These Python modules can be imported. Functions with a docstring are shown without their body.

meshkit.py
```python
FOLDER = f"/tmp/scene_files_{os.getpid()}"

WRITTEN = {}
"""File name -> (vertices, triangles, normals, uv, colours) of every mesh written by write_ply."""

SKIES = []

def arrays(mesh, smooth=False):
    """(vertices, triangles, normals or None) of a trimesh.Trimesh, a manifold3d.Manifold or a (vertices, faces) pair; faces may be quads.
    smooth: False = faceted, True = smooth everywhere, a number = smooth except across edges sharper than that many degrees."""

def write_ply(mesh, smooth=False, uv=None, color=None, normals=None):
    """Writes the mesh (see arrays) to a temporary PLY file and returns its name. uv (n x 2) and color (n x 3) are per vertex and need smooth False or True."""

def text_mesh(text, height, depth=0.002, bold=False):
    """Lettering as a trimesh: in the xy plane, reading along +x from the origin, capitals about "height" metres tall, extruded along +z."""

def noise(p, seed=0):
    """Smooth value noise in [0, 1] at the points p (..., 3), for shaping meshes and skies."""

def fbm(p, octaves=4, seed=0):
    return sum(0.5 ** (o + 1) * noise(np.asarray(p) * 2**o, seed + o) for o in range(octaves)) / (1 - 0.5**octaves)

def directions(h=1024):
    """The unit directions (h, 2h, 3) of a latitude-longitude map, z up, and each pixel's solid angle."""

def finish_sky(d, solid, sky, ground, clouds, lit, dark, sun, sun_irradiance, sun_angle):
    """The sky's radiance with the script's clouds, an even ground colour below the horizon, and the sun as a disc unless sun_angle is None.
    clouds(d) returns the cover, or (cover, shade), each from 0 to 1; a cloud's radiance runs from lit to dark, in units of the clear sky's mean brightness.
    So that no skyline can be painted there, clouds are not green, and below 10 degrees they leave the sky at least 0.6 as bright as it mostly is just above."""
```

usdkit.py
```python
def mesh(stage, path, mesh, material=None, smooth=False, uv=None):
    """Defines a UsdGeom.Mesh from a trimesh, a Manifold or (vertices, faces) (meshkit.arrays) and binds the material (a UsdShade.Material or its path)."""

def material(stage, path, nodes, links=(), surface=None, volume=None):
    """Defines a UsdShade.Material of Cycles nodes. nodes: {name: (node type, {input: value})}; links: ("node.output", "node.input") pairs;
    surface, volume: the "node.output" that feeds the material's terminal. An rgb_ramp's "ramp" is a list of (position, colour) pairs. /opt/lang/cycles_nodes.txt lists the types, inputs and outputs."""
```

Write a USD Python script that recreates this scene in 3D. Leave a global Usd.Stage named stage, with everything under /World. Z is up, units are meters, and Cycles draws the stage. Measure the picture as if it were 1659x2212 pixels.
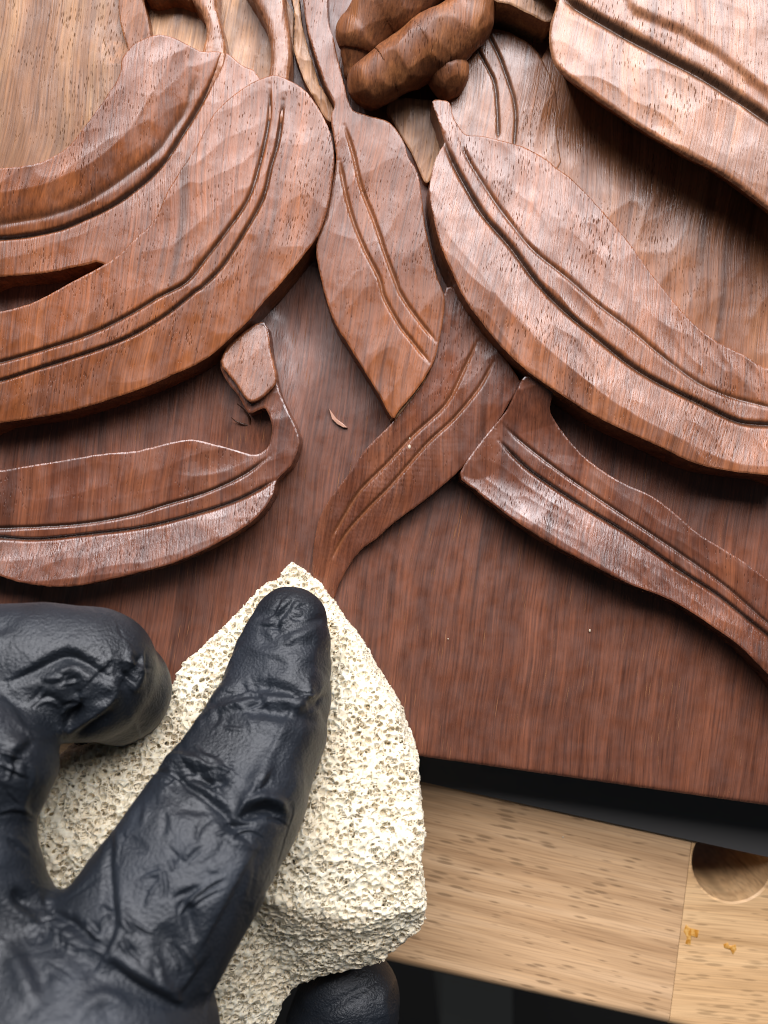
import math, random, numpy as np, trimesh, shapely, usdkit
from shapely.geometry import Polygon
from scipy.spatial import Delaunay, cKDTree
from pxr import Usd, UsdGeom, UsdLux, UsdShade, Gf, Sdf, Vt
from meshkit import fbm, noise

stage = Usd.Stage.CreateInMemory()
UsdGeom.SetStageUpAxis(stage, 'Z'); UsdGeom.SetStageMetersPerUnit(stage, 1.0)
UsdGeom.Xform.Define(stage, '/World'); UsdGeom.Scope.Define(stage, '/World/Looks')

# ------------------------------------------------------------------ camera, light, exposure
CAM = 185.0                        # mm above the board's ground plane, looking straight down
cam = UsdGeom.Camera.Define(stage, '/World/camera')
cam.AddTranslateOp().Set(Gf.Vec3d(0, 0, CAM / 1000))
cam.CreateHorizontalApertureAttr(24.0); cam.CreateVerticalApertureAttr(32.0)
cam.CreateFocalLengthAttr(25.85); cam.CreateClippingRangeAttr(Gf.Vec2f(0.005, 50))
cam.CreateFStopAttr(12.0); cam.CreateFocusDistanceAttr(0.176)
cam.CreateExposureAttr(0.0)

win = UsdLux.RectLight.Define(stage, '/World/window_light')      # the one big window beyond the top of the picture
win.CreateWidthAttr(0.85); win.CreateHeightAttr(0.48); win.CreateIntensityAttr(1.0); win.CreateExposureAttr(3.98)
win.CreateColorAttr(Gf.Vec3f(0.96, 0.955, 1.0))
WPOS = np.array([0.04, 0.50, 0.46]); AIM = np.array([0, 0.0, 0.0])
d = WPOS - AIM; d /= np.linalg.norm(d)
right = np.cross([0, 0, 1.0], d); right /= np.linalg.norm(right); up = np.cross(d, right)
M = Gf.Matrix4d(*right, 0, *up, 0, *d, 0, *WPOS, 1)
win.AddTransformOp().Set(M)

def mat(name, nodes, links, surface='p.BSDF'):
    return usdkit.material(stage, '/World/Looks/' + name, nodes, links, surface=surface)

dome = UsdLux.DomeLight.Define(stage, '/World/room_light')        # weak light of the rest of the room
room = mat('room', {'b': ('background_shader', {'color': (0.80, 0.90, 1.0), 'strength': 0.06})}, [], 'b.background')
UsdShade.MaterialBindingAPI.Apply(dome.GetPrim()).Bind(room)

# ------------------------------------------------------------------ helpers
K, CU, CV = 1787.0, 829.5, 1106.0
def F(u, v, z=0.0):                # where a point seen at (u, v) and z mm high lies, in mm
    s = (CAM - z) / K
    return ((u - CU) * s, -(v - CV) * s)
def FP(pts, z=0.0):
    return np.array([F(p[0], p[1], p[2] if len(p) > 2 else z) for p in pts])
def uv_of(P):
    s = K / (CAM - P[:, 2])
    return np.stack([CU + P[:, 0] * s, CV - P[:, 1] * s], 1)

counts = {}
def numbered(path):
    k = counts.get(path, -1) + 1; counts[path] = k
    return path if k == 0 else f'{path}_{k:03d}'
def tag(p, label=None, cat=None, group=None, kind=None):
    p = p.GetPrim() if hasattr(p, 'GetPrim') else p
    for k, v in (('label', label), ('category', cat), ('group', group), ('kind', kind)):
        if v: p.SetCustomDataByKey(k, v)
    return p
def thing(name, label, cat, loc, group=None):        # loc in mm
    x = UsdGeom.Xform.Define(stage, numbered('/World/' + name))
    x.AddTranslateOp().Set(Gf.Vec3d(*[c / 1000 for c in loc]))
    tag(x, label, cat, group); x.loc = loc
    return x
LOC = {}
def obj(name, m, material, parent=None, smooth=False, attrs=None, label=None):
    """m: (verts mm, faces) in world millimetres; the mesh is stored relative to its top-level thing."""
    if isinstance(m, trimesh.Trimesh): m = (np.array(m.vertices), np.array(m.faces))
    v, f = np.asarray(m[0], float), np.asarray(m[1])
    base = '/World' if parent is None else str(parent.GetPath())
    top = base.split('/')[2] if parent is not None else None
    off = np.array(LOC.get(top, (0, 0, 0)), float)
    g = usdkit.mesh(stage, numbered(base + '/' + name), ((v - off) / 1000, f), material, smooth=smooth)
    for k, a in (attrs or {}).items():
        UsdGeom.PrimvarsAPI(g).CreatePrimvar(k, Sdf.ValueTypeNames.FloatArray, 'vertex').Set(Vt.FloatArray.FromNumpy(np.asarray(a, np.float32)))
    if label: tag(g, label)
    return g
def new_thing(name, label, cat, loc, group=None):
    x = thing(name, label, cat, loc, group); LOC[x.GetPath().name] = loc
    return x

def seg_dist(P, L):
    """distance of each P (n,2) to the polyline L (m,2), side (+ left of its run), and position 0..1 along it"""
    best = np.full(len(P), 1e9); side = np.ones(len(P)); pos = np.zeros(len(P))
    seg = np.linalg.norm(np.diff(L, axis=0), axis=1); cum = np.concatenate([[0], np.cumsum(seg)]); tot = cum[-1]
    for i in range(len(L) - 1):
        a, b = L[i], L[i + 1]; ab = b - a; l2 = max(ab @ ab, 1e-9)
        ap = P - a
        t = np.clip((ap @ ab) / l2, 0, 1)
        q = ap - t[:, None] * ab
        dd = np.hypot(q[:, 0], q[:, 1])
        k = dd < best
        best[k] = dd[k]; pos[k] = ((cum[i] + t * seg[i]) / tot)[k]
        cr = ab[0] * ap[:, 1] - ab[1] * ap[:, 0]
        side[k] = np.where(cr[k] >= 0, 1, -1)
    return best, side, pos

def smooth_line(P, n=4, closed=False):
    """Catmull-Rom through the points"""
    P = np.asarray(P, float)
    if closed: Q = np.vstack([P[-1], P, P[0], P[1]])
    else: Q = np.vstack([2 * P[0] - P[1], P, 2 * P[-1] - P[-2]])
    out = []
    for i in range(1, len(Q) - 2):
        p0, p1, p2, p3 = Q[i - 1], Q[i], Q[i + 1], Q[i + 2]
        for t in np.linspace(0, 1, n, endpoint=False):
            out.append(0.5 * (2 * p1 + (p2 - p0) * t + (2 * p0 - 5 * p1 + 4 * p2 - p3) * t * t + (3 * p1 - p0 - 3 * p2 + p3) * t ** 3))
    if not closed: out.append(P[-1])
    return np.array(out)

def resample(P, step):
    P = np.vstack([P, P[:1]])
    s = np.concatenate([[0], np.cumsum(np.linalg.norm(np.diff(P, axis=0), axis=1))])
    n = max(8, int(s[-1] / step))
    t = np.linspace(0, s[-1], n, endpoint=False)
    return np.stack([np.interp(t, s, P[:, k]) for k in range(P.shape[1])], 1)

def n2(P, scale, seed=0, oct=3):
    p3 = np.stack([P[:, 0] / scale + 31.7, P[:, 1] / scale + 17.3, np.full(len(P), seed * 3.37 + .5)], 1)
    return fbm(p3, oct, seed) - 0.5

def scallops(P, seed, a=7.0, b=4.0, ang=0.0, depth=0.16, tilt=0.05):
    """gouge marks: shallow round-ended scoops scattered over the surface, overlapping, some of it left flat"""
    a, b = a * 1.35, b * .95
    rng = np.random.default_rng(seed)
    c, s = math.cos(ang), math.sin(ang)
    Q = np.stack([(P[:, 0] * c + P[:, 1] * s) / a, (-P[:, 0] * s + P[:, 1] * c) / b], 1)
    lo, hi = np.floor(Q.min(0)) - 2, np.ceil(Q.max(0)) + 2
    gx, gy = np.meshgrid(np.arange(lo[0], hi[0]), np.arange(lo[1], hi[1]))
    S = np.stack([gx.ravel(), gy.ravel()], 1) + rng.uniform(-.6, .6, (gx.size, 2))
    dep = .9 * depth * rng.uniform(.1, 1.25, len(S)) ** 1.4; rad = rng.uniform(.55, 1.05, (len(S), 2))
    T = np.clip(rng.normal(0, tilt, (len(S), 2)) * [a, b], -.8 * dep[:, None], .8 * dep[:, None])
    k = min(9, len(S))
    _, idx = cKDTree(S).query(Q, k=k, workers=-1)
    h = np.zeros(len(P))
    for j in range(k):
        i = idx[:, j]; D = (Q - S[i]) / rad[i]
        h = np.minimum(h, dep[i] * ((D ** 2).sum(1) - 1) + T[i, 0] * D[:, 0] + T[i, 1] * D[:, 1])
    return h

def groove_depth(P, grooves):
    g = np.zeros(len(P))
    for L, w, dep in grooves:
        lo, hi = L.min(0) - 4 * w, L.max(0) + 4 * w
        k = np.where(((P > lo) & (P < hi)).all(1))[0]
        if not len(k): continue
        d_, _, t = seg_dist(P[k], L)
        wob = 1 + .5 * n2(P[k], 3.0, 5)
        end = np.clip(np.minimum(t, 1 - t) / .06, .15, 1)
        g[k] = np.maximum(g[k], dep * end * np.exp(-np.abs(d_ / (w * wob)) ** 1.7))
    return g

def carve(name, outline, z, parent, material, base=-0.5, grooves=(), cup=None, rnd=0.16, rw=0.3, spacing=0.25, tool=(7, 4, 0.3, .22, .06),
          seed=1, slope=None, draft=0.04, rough=0.12, label=None, extra=None, curve=3, fade=None):
    """One carved piece: dense top sheet with gouge cuts and vein grooves, and hand-cut walls down to the ground."""
    pts = [(p[0], p[1], p[2] if len(p) > 2 else z) for p in outline]
    xyz = np.array([(*F(*p), p[2]) for p in pts])
    B = smooth_line(xyz, curve, True)
    B = resample(B, spacing)
    nrm = np.roll(B, -1, 0)[:, :2] - np.roll(B, 1, 0)[:, :2]
    nrm = np.stack([nrm[:, 1], -nrm[:, 0]], 1); nrm /= np.linalg.norm(nrm, axis=1, keepdims=True) + 1e-9
    area = 0.5 * np.sum(B[:, 0] * np.roll(B[:, 1], -1) - np.roll(B[:, 0], -1) * B[:, 1])
    if area < 0: nrm = -nrm
    B[:, :2] += nrm * ((n2(B, 2.2, seed) * 2 * rough) + n2(B, .7, seed + 3) * rough * .9)[:, None]
    poly = Polygon(B[:, :2]).buffer(0)
    if poly.geom_type != 'Polygon': poly = max(poly.geoms, key=lambda g: g.area)
    bx = np.array(poly.exterior.coords)[:-1]
    if not poly.exterior.is_ccw: bx = bx[::-1]
    bz = B[cKDTree(B[:, :2]).query(bx)[1], 2]
    lo, hi = bx.min(0), bx.max(0)
    gx, gy = np.meshgrid(np.arange(lo[0], hi[0], spacing), np.arange(lo[1], hi[1], spacing * .87))
    gx = gx + (np.arange(gx.shape[0]) % 2)[:, None] * spacing / 2
    G = np.stack([gx.ravel(), gy.ravel()], 1)
    G = G[shapely.contains_xy(poly, G[:, 0], G[:, 1])]
    dB = cKDTree(bx).query(G, workers=-1)[0]
    keep = dB > spacing * .55
    G, dB = G[keep], dB[keep]
    P = np.vstack([bx, G]); dist = np.concatenate([np.zeros(len(bx)), dB])
    tri = Delaunay(P).simplices
    c = P[tri].mean(1)
    tri = tri[shapely.contains_xy(poly, c[:, 0], c[:, 1])]
    ar = np.cross(P[tri[:, 1]] - P[tri[:, 0]], P[tri[:, 2]] - P[tri[:, 0]])
    tri[ar < 0] = tri[ar < 0][:, ::-1]; tri = tri[np.abs(ar) > 1e-7]
    # height: blend of the outline's own heights, then slopes, veins, gouge marks
    if np.ptp(xyz[:, 2]) > .01:
        dd, ii = cKDTree(bx[::6]).query(P, k=min(24, len(bx[::6])))
        w = 1 / (dd + 1.0) ** 2; H = (w * bz[::6][ii]).sum(1) / w.sum(1)
    else: H = np.full(len(P), float(z))
    if slope: H = H + slope[0] * (P[:, 0] - P[:, 0].mean()) + slope[1] * (P[:, 1] - P[:, 1].mean())
    gl = [(smooth_line(FP(g, z), 4), w, dep) for g, w, dep in grooves]
    if cup:
        L = gl[cup[0]][0]; L = np.vstack([L[0] + (L[0] - L[2]) / np.linalg.norm(L[0] - L[2]) * 40, L, L[-1] + (L[-1] - L[-3]) / np.linalg.norm(L[-1] - L[-3]) * 40])
        d_, s_, _ = seg_dist(P, L)
        sl = np.where(s_ > 0, cup[1], cup[2])
        if fade: sl = sl * np.clip((np.linalg.norm(P - np.array(F(fade[0], fade[1], z)), axis=1) - fade[2]) / fade[3], 0, 1)
        H = H + sl * np.where(sl > 0, np.minimum(d_, 9.0), np.minimum(d_, 22.0))
    if extra is not None: H = H + extra(P, dist)
    H = H + scallops(P, seed, *tool) + .10 * n2(P, 9.0, seed + 1) * 2 + .022 * n2(P, 1.1, seed + 2)
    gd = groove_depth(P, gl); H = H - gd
    q = np.clip(1 - dist / rw, 0, 1)
    H = H - rnd * (1 - np.sqrt(np.maximum(1 - q * q, 0))) * (1 + .8 * n2(P, 1.5, seed + 4))
    top = np.column_stack([P, H]); nb = len(bx)
    # walls
    rings, W = 6, []
    nb2 = np.roll(bx, -1, 0) - np.roll(bx, 1, 0); nb2 = np.stack([nb2[:, 1], -nb2[:, 0]], 1); nb2 /= np.linalg.norm(nb2, axis=1, keepdims=True) + 1e-9
    for r in range(rings):
        t = r / (rings - 1); zz = H[:nb] * (1 - t) + base * t
        o = draft * (H[:nb] - zz) + (.18 * n2(np.column_stack([np.arange(nb) * spacing, zz]), 1.6, seed + 7) * (1 if 0 < r else 0))
        W.append(np.column_stack([bx + nb2 * o[:, None], zz]))
    W = np.vstack(W); i = np.arange(nb); j = (i + 1) % nb; wf = []
    for r in range(rings - 1):
        a, b = r * nb, (r + 1) * nb
        wf += [np.column_stack([a + i, b + i, b + j]), np.column_stack([a + i, b + j, a + j])]
    wf = np.vstack(wf)
    V = np.vstack([top, W]); FF = np.vstack([tri, wf + len(top)])
    edge = np.concatenate([np.exp(-dist / .35), np.tile(np.linspace(.8, 0, rings)[:, None], (1, nb)).ravel()])
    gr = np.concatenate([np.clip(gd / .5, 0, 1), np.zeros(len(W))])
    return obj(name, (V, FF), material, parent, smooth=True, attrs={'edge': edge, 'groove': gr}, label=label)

def surface_nets(S, origin, h):
    """triangles of the zero set of S (negative inside) on a grid"""
    ins = S < 0
    X, Y, Z = S.shape
    c = np.zeros((X - 1, Y - 1, Z - 1), np.uint8)
    for a in (0, 1):
        for b in (0, 1):
            for e in (0, 1): c += ins[a:X - 1 + a, b:Y - 1 + b, e:Z - 1 + e]
    act = (c > 0) & (c < 8)
    idx = np.full(act.shape, -1, np.int32); cells = np.argwhere(act); idx[act] = np.arange(len(cells))
    acc = np.zeros((len(cells), 3)); cnt = np.zeros(len(cells))
    cor = [(a, b, e) for a in (0, 1) for b in (0, 1) for e in (0, 1)]
    val = {k: S[cells[:, 0] + k[0], cells[:, 1] + k[1], cells[:, 2] + k[2]] for k in cor}
    for k in cor:
        for ax in range(3):
            if k[ax] == 0:
                k2 = list(k); k2[ax] = 1; k2 = tuple(k2)
                a, b = val[k], val[k2]; x = (a < 0) != (b < 0)
                t = np.where(x, a / np.where(x, a - b, 1), 0)
                p = np.tile(np.array(k, float), (len(cells), 1)); p[:, ax] += t
                acc[x] += p[x]; cnt[x] += 1
    V = (cells + acc / np.maximum(cnt, 1)[:, None]) * h + origin
    faces = []
    for ax in range(3):
        sl0 = [slice(None)] * 3; sl1 = [slice(None)] * 3; sl0[ax] = slice(0, -1); sl1[ax] = slice(1, None)
        e = ins[tuple(sl0)] != ins[tuple(sl1)]
        E = np.argwhere(e); u, w = [k for k in range(3) if k != ax]
        ok = (E[:, u] > 0) & (E[:, w] > 0) & (E[:, u] < S.shape[u] - 1) & (E[:, w] < S.shape[w] - 1)
        E = E[ok]; flip = ins[tuple(E.T)]
        def g(du, dw):
            q = E.copy(); q[:, u] -= du; q[:, w] -= dw
            return idx[q[:, 0], q[:, 1], q[:, 2]]
        q = np.stack([g(1, 1), g(0, 1), g(0, 0), g(1, 0)], 1)
        if ax == 1: flip = ~flip
        q[~flip] = q[~flip][:, ::-1]
        faces.append(q)
    q = np.vstack(faces)
    return V, np.vstack([q[:, [0, 1, 2]], q[:, [0, 2, 3]]])

# ------------------------------------------------------------------ materials
ROT = math.radians(7.5)
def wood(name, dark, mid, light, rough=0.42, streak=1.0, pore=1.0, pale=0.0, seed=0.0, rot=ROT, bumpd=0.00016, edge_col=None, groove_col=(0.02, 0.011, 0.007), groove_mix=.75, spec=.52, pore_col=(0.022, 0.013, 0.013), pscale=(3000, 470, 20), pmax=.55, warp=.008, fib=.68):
    n = {
        'geo': ('geometry', {}),
        'wv': ('noise_texture', {'scale': 26.0, 'detail': 1.0}),
        'wm': ('vector_math', {'math_type': 'multiply', 'vector2': (warp, 0.0, 0.0)}),
        'wa': ('vector_math', {'math_type': 'add'}),
        'rot': ('mapping', {'rotation': (0, 0, rot), 'location': (seed, seed * .7, 0)}),
        # broad bands of colour along the grain
        'mb': ('mapping', {'scale': (170, 10, 330)}), 'nb': ('noise_texture', {'scale': 1.0, 'detail': 4.0, 'roughness': .6}),
        'cb': ('rgb_ramp', {'ramp': [(0.14, dark), (0.48, mid), (0.82, light)]}),
        # fine fibres
        'mf': ('mapping', {'scale': (2100, 60, 1100)}), 'nf': ('noise_texture', {'scale': 1.0, 'detail': 3.0, 'roughness': .7}),
        'cf': ('rgb_ramp', {'ramp': [(0.32, (.42, .37, .36)), (0.5, (1, 1, 1)), (0.68, (1.55, 1.48, 1.36))]}),
        'mx': ('mix_color', {'blend_type': 'multiply', 'fac': fib * streak, 'use_clamp': False}),
        # dark purple streaks
        'ms': ('mapping', {'scale': (330, 14, 100), 'location': (3.1, 1.7, 0)}), 'ns': ('noise_texture', {'scale': 1.0, 'detail': 2.0}),
        'cs': ('map_range', {'from_min': .60, 'from_max': .74, 'to_min': 0, 'to_max': .62, 'clamp': True}),
        'mxs': ('mix_color', {'b': tuple(x * .45 for x in dark)}),
        # blotches (old finish)
        'nl': ('noise_texture', {'scale': 38.0, 'detail': 4.0, 'roughness': .6}),
        'cl': ('rgb_ramp', {'ramp': [(0.33, (.72, .66, .62)), (0.52, (1, 1, 1)), (0.7, (1.25, 1.2, 1.12))]}),
        'mxl': ('mix_color', {'blend_type': 'multiply', 'fac': 0.8, 'use_clamp': False}),
        # pores: short dark dashes
        'mp': ('mapping', {'scale': pscale}), 'vp': ('voronoi_texture', {'scale': 1.0, 'randomness': 1.0}),
        'np': ('noise_texture', {'scale': 90.0, 'detail': 1.0}),
        'pth': ('map_range', {'from_min': .38, 'from_max': .68, 'to_min': .03, 'to_max': .225 * pore, 'clamp': True}),
        'pr': ('math', {'math_type': 'subtract'}),
        'pk': ('map_range', {'from_min': -.06, 'from_max': .10, 'to_min': 0, 'to_max': pmax, 'clamp': True}),
        'mxp': ('mix_color', {'b': pore_col}),
        # wear on edges, dirt in grooves
        'ae': ('attribute', {'attribute': 'edge'}), 'ne': ('noise_texture', {'scale': 700.0, 'detail': 3.0}),
        'me': ('math', {'math_type': 'multiply'}), 'ke': ('map_range', {'from_min': .38, 'from_max': .62, 'to_min': 0, 'to_max': .26, 'clamp': True}),
        'mxe': ('mix_color', {'b': edge_col or tuple(min(1, x * 1.7 + .02) for x in light)}),
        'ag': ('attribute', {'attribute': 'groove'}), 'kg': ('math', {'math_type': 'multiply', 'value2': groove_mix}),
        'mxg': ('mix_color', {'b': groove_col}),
        # relief and gloss
        'hb': ('math', {'math_type': 'multiply_add', 'value2': -1.2}),
        'b': ('bump', {'strength': .8, 'distance': bumpd}),
        'nr': ('noise_texture', {'scale': 260.0, 'detail': 4.0}),
        'r': ('map_range', {'from_min': .3, 'from_max': .7, 'to_min': rough - .10, 'to_max': rough + .14, 'clamp': True}),
        'sp': ('map_range', {'from_min': 0, 'from_max': pmax, 'to_min': spec, 'to_max': spec * .15, 'clamp': True}),
        'p': ('principled_bsdf', {}),
    }
    l = [('geo.position', 'wv.vector'), ('wv.color', 'wm.vector1'), ('geo.position', 'wa.vector1'), ('wm.vector', 'wa.vector2'), ('wa.vector', 'rot.vector'),
         ('rot.vector', 'mb.vector'), ('mb.vector', 'nb.vector'), ('nb.fac', 'cb.fac'),
         ('rot.vector', 'mf.vector'), ('mf.vector', 'nf.vector'), ('nf.fac', 'cf.fac'), ('cb.color', 'mx.a'), ('cf.color', 'mx.b'),
         ('rot.vector', 'ms.vector'), ('ms.vector', 'ns.vector'), ('ns.fac', 'cs.value'), ('cs.result', 'mxs.fac'), ('mx.result', 'mxs.a'),
         ('geo.position', 'nl.vector'), ('nl.fac', 'cl.fac'), ('mxs.result', 'mxl.a'), ('cl.color', 'mxl.b'),
         ('rot.vector', 'mp.vector'), ('mp.vector', 'vp.vector'), ('geo.position', 'np.vector'), ('np.fac', 'pth.value'),
         ('pth.result', 'pr.value1'), ('vp.distance', 'pr.value2'), ('pr.value', 'pk.value'), ('pk.result', 'mxp.fac'), ('mxl.result', 'mxp.a'),
         ('ae.fac', 'me.value1'), ('geo.position', 'ne.vector'), ('ne.fac', 'me.value2'), ('me.value', 'ke.value'), ('ke.result', 'mxe.fac'), ('mxp.result', 'mxe.a'),
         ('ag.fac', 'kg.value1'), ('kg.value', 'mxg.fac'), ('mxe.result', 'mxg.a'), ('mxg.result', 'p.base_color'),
         ('pk.result', 'hb.value1'), ('nf.fac', 'hb.value3'), ('hb.value', 'b.height'), ('b.normal', 'p.normal'),
         ('geo.position', 'nr.vector'), ('nr.fac', 'r.value'), ('r.result', 'p.roughness'), ('pk.result', 'sp.value'), ('sp.result', 'p.specular_ior_level')]
    return mat(name, n, l)

RED = ((.054, .016, .006), (.132, .040, .013), (.22, .073, .024))
DARK = ((.045, .013, .007), (.092, .029, .014), (.16, .056, .026))
TAN = ((.095, .036, .016), (.225, .108, .048), (.37, .205, .092))
W_LEAF = wood('carved_wood', *RED, rough=.33, pore=1.1)
W_PALE = wood('pale_carved_wood', (.105, .038, .018), (.20, .082, .039), (.31, .145, .072), rough=.31, pore=1.15, seed=.31)
W_MID = wood('red_carved_wood', (.070, .022, .009), (.148, .050, .020), (.24, .088, .036), rough=.31, spec=.56, pore=1.15, seed=.77)
W_TAN = wood('tan_carved_wood', *TAN, rough=.52, pore=.8, seed=.11)
W_GOLD = wood('golden_carved_wood', (.078, .031, .015), (.165, .076, .035), (.30, .165, .072), rough=.46, pore=1.2, seed=.11, spec=.32)
W_AMBER = wood('amber_carved_wood', (.055, .019, .008), (.135, .047, .017), (.24, .094, .033), rough=.44, pore=1.0, seed=.5, spec=.3)
W_GROUND = wood('ground_wood', (.044, .014, .008), (.088, .029, .0145), (.14, .048, .024), rough=.45, pore=.8, streak=1.1, seed=.2, pore_col=(.33, .15, .075), pscale=(2400, 95, 20), pmax=.75, warp=.004, fib=.7)
W_DARK = wood('dark_carved_wood', *DARK, rough=.29, spec=.75, pore=1.0, seed=.63)
W_DGRV = wood('dark_groove_wood', *DARK, rough=.32, pore=.9, groove_col=(.20, .075, .03), groove_mix=.5, seed=.43)
W_MGRV = wood('groove_light_wood', *RED, rough=.34, pore=.9, groove_col=(.24, .10, .045), groove_mix=.5, seed=.17)

exec_parts = True
# ------------------------------------------------------------------ carved board
BL = (0.0, 0.0, -18.5)
board = new_thing('carved_board', 'dark red-brown wooden board with carved overlapping leaves, lying on the bench', 'carved panel', BL)

# ground sheet of the board, with its thickness
def ground():
    sp = .46
    a = F(-160, 1505 + 0 - 160 * .1326); b = F(1860, 1523 + 1860 * .1326)
    edge = lambda x: a[1] + (x - a[0]) * (b[1] - a[1]) / (b[0] - a[0])
    x0, x1, y1 = F(-420, 0)[0], F(2250, 0)[0], F(0, -110)[1]
    nx = int((x1 - x0) / sp); xs = np.linspace(x0, x1, nx)
    ye = edge(xs) + .10 * n2(np.column_stack([xs, xs * 0]), 1.0, 3) * 2 + .12 * n2(np.column_stack([xs, xs * 0]), .35, 4)
    ny = int((y1 - ye.min()) / sp); t = np.linspace(0, 1, ny)
    X = np.tile(xs, (ny, 1)); Y = ye[None] + (y1 - ye)[None] * t[:, None]
    P = np.column_stack([X.ravel(), Y.ravel()])
    Z3 = np.column_stack([P, np.zeros(len(P))]); UV = uv_of(Z3)
    u, v = UV.T
    sm = lambda e0, e1, x: (lambda q: q * q * (3 - 2 * q))(np.clip((x - e0) / (e1 - e0), 0, 1))
    H = np.zeros(len(P))
    H += 3.0 * sm(760, 420, v) * sm(1000, 1150, u)                # upper right ground is higher
    H += -1.2 * np.exp(-((u - 640) / 60) ** 2 - ((v - 700) / 90) ** 2)
    H += 1.3 * sm(25, -20, (u - (600 + (v - 700) * .17))) * sm(1000, 900, v) * sm(660, 720, v) * sm(420, 560, u)
    H += .9 * sm(420, 250, v) * sm(800, 700, u)                   # hollow floor, upper left
    H += 1.5 * np.exp(-((u - 905) / 60) ** 2 - ((v - 320) / 60) ** 2)
    inner = sm(1330, 1200, v)
    H += inner * scallops(P, 5, 9, 5, 1.3, .18, .05) + (1 - inner) * scallops(P, 6, 22, 14, 1.45, .05, .006)
    H += .25 * n2(P, 30, 8) + .03 * n2(P, 1.0, 9)
    dB = Y.ravel() - np.tile(ye, ny)
    H -= .5 * np.exp(-dB / .35)
    top = np.column_stack([P, H])
    idx = np.arange(nx * ny).reshape(ny, nx)
    q = np.stack([idx[:-1, :-1], idx[:-1, 1:], idx[1:, 1:], idx[1:, :-1]], -1).reshape(-1, 4)
    tris = np.vstack([q[:, [0, 1, 2]], q[:, [0, 2, 3]]])
    loop = np.concatenate([idx[0, :], idx[1:, -1], idx[-1, -2::-1], idx[-2:0:-1, 0]])
    L = top[loop]; nb = len(loop); i = np.arange(nb); j = (i + 1) % nb
    Wl = [L]
    for zz in (-.8, -4, -10, -17.6, -18.5):
        R = L.copy(); R[:, 2] = zz; R[:, 1] += .12 * n2(np.column_stack([L[:, 0], np.full(nb, zz)]), .8, 3) + (0.5 if zz < -18 else 0); Wl.append(R)
    W = np.vstack(Wl); wf = []
    for r in range(5):
        A, B = r * nb, (r + 1) * nb
        wf += [np.column_stack([A + i, B + i, B + j]), np.column_stack([A + i, B + j, A + j])]
    cap = [np.column_stack([np.full(nb - 2, 5 * nb), 5 * nb + i[2:], 5 * nb + i[1:-1]])]
    V = np.vstack([top, W]); FF = np.vstack([tris, np.vstack(wf + cap) + len(top)])
    edge_a = np.concatenate([np.exp(-dB / .5), np.zeros(len(W))])
    # worn, greyish band of scuffs near the lower edge is real wear
    obj('panel', (V, FF), W_GROUND, board, smooth=True, attrs={'edge': edge_a, 'groove': np.zeros(len(V))})
ground()

T = dict
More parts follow.
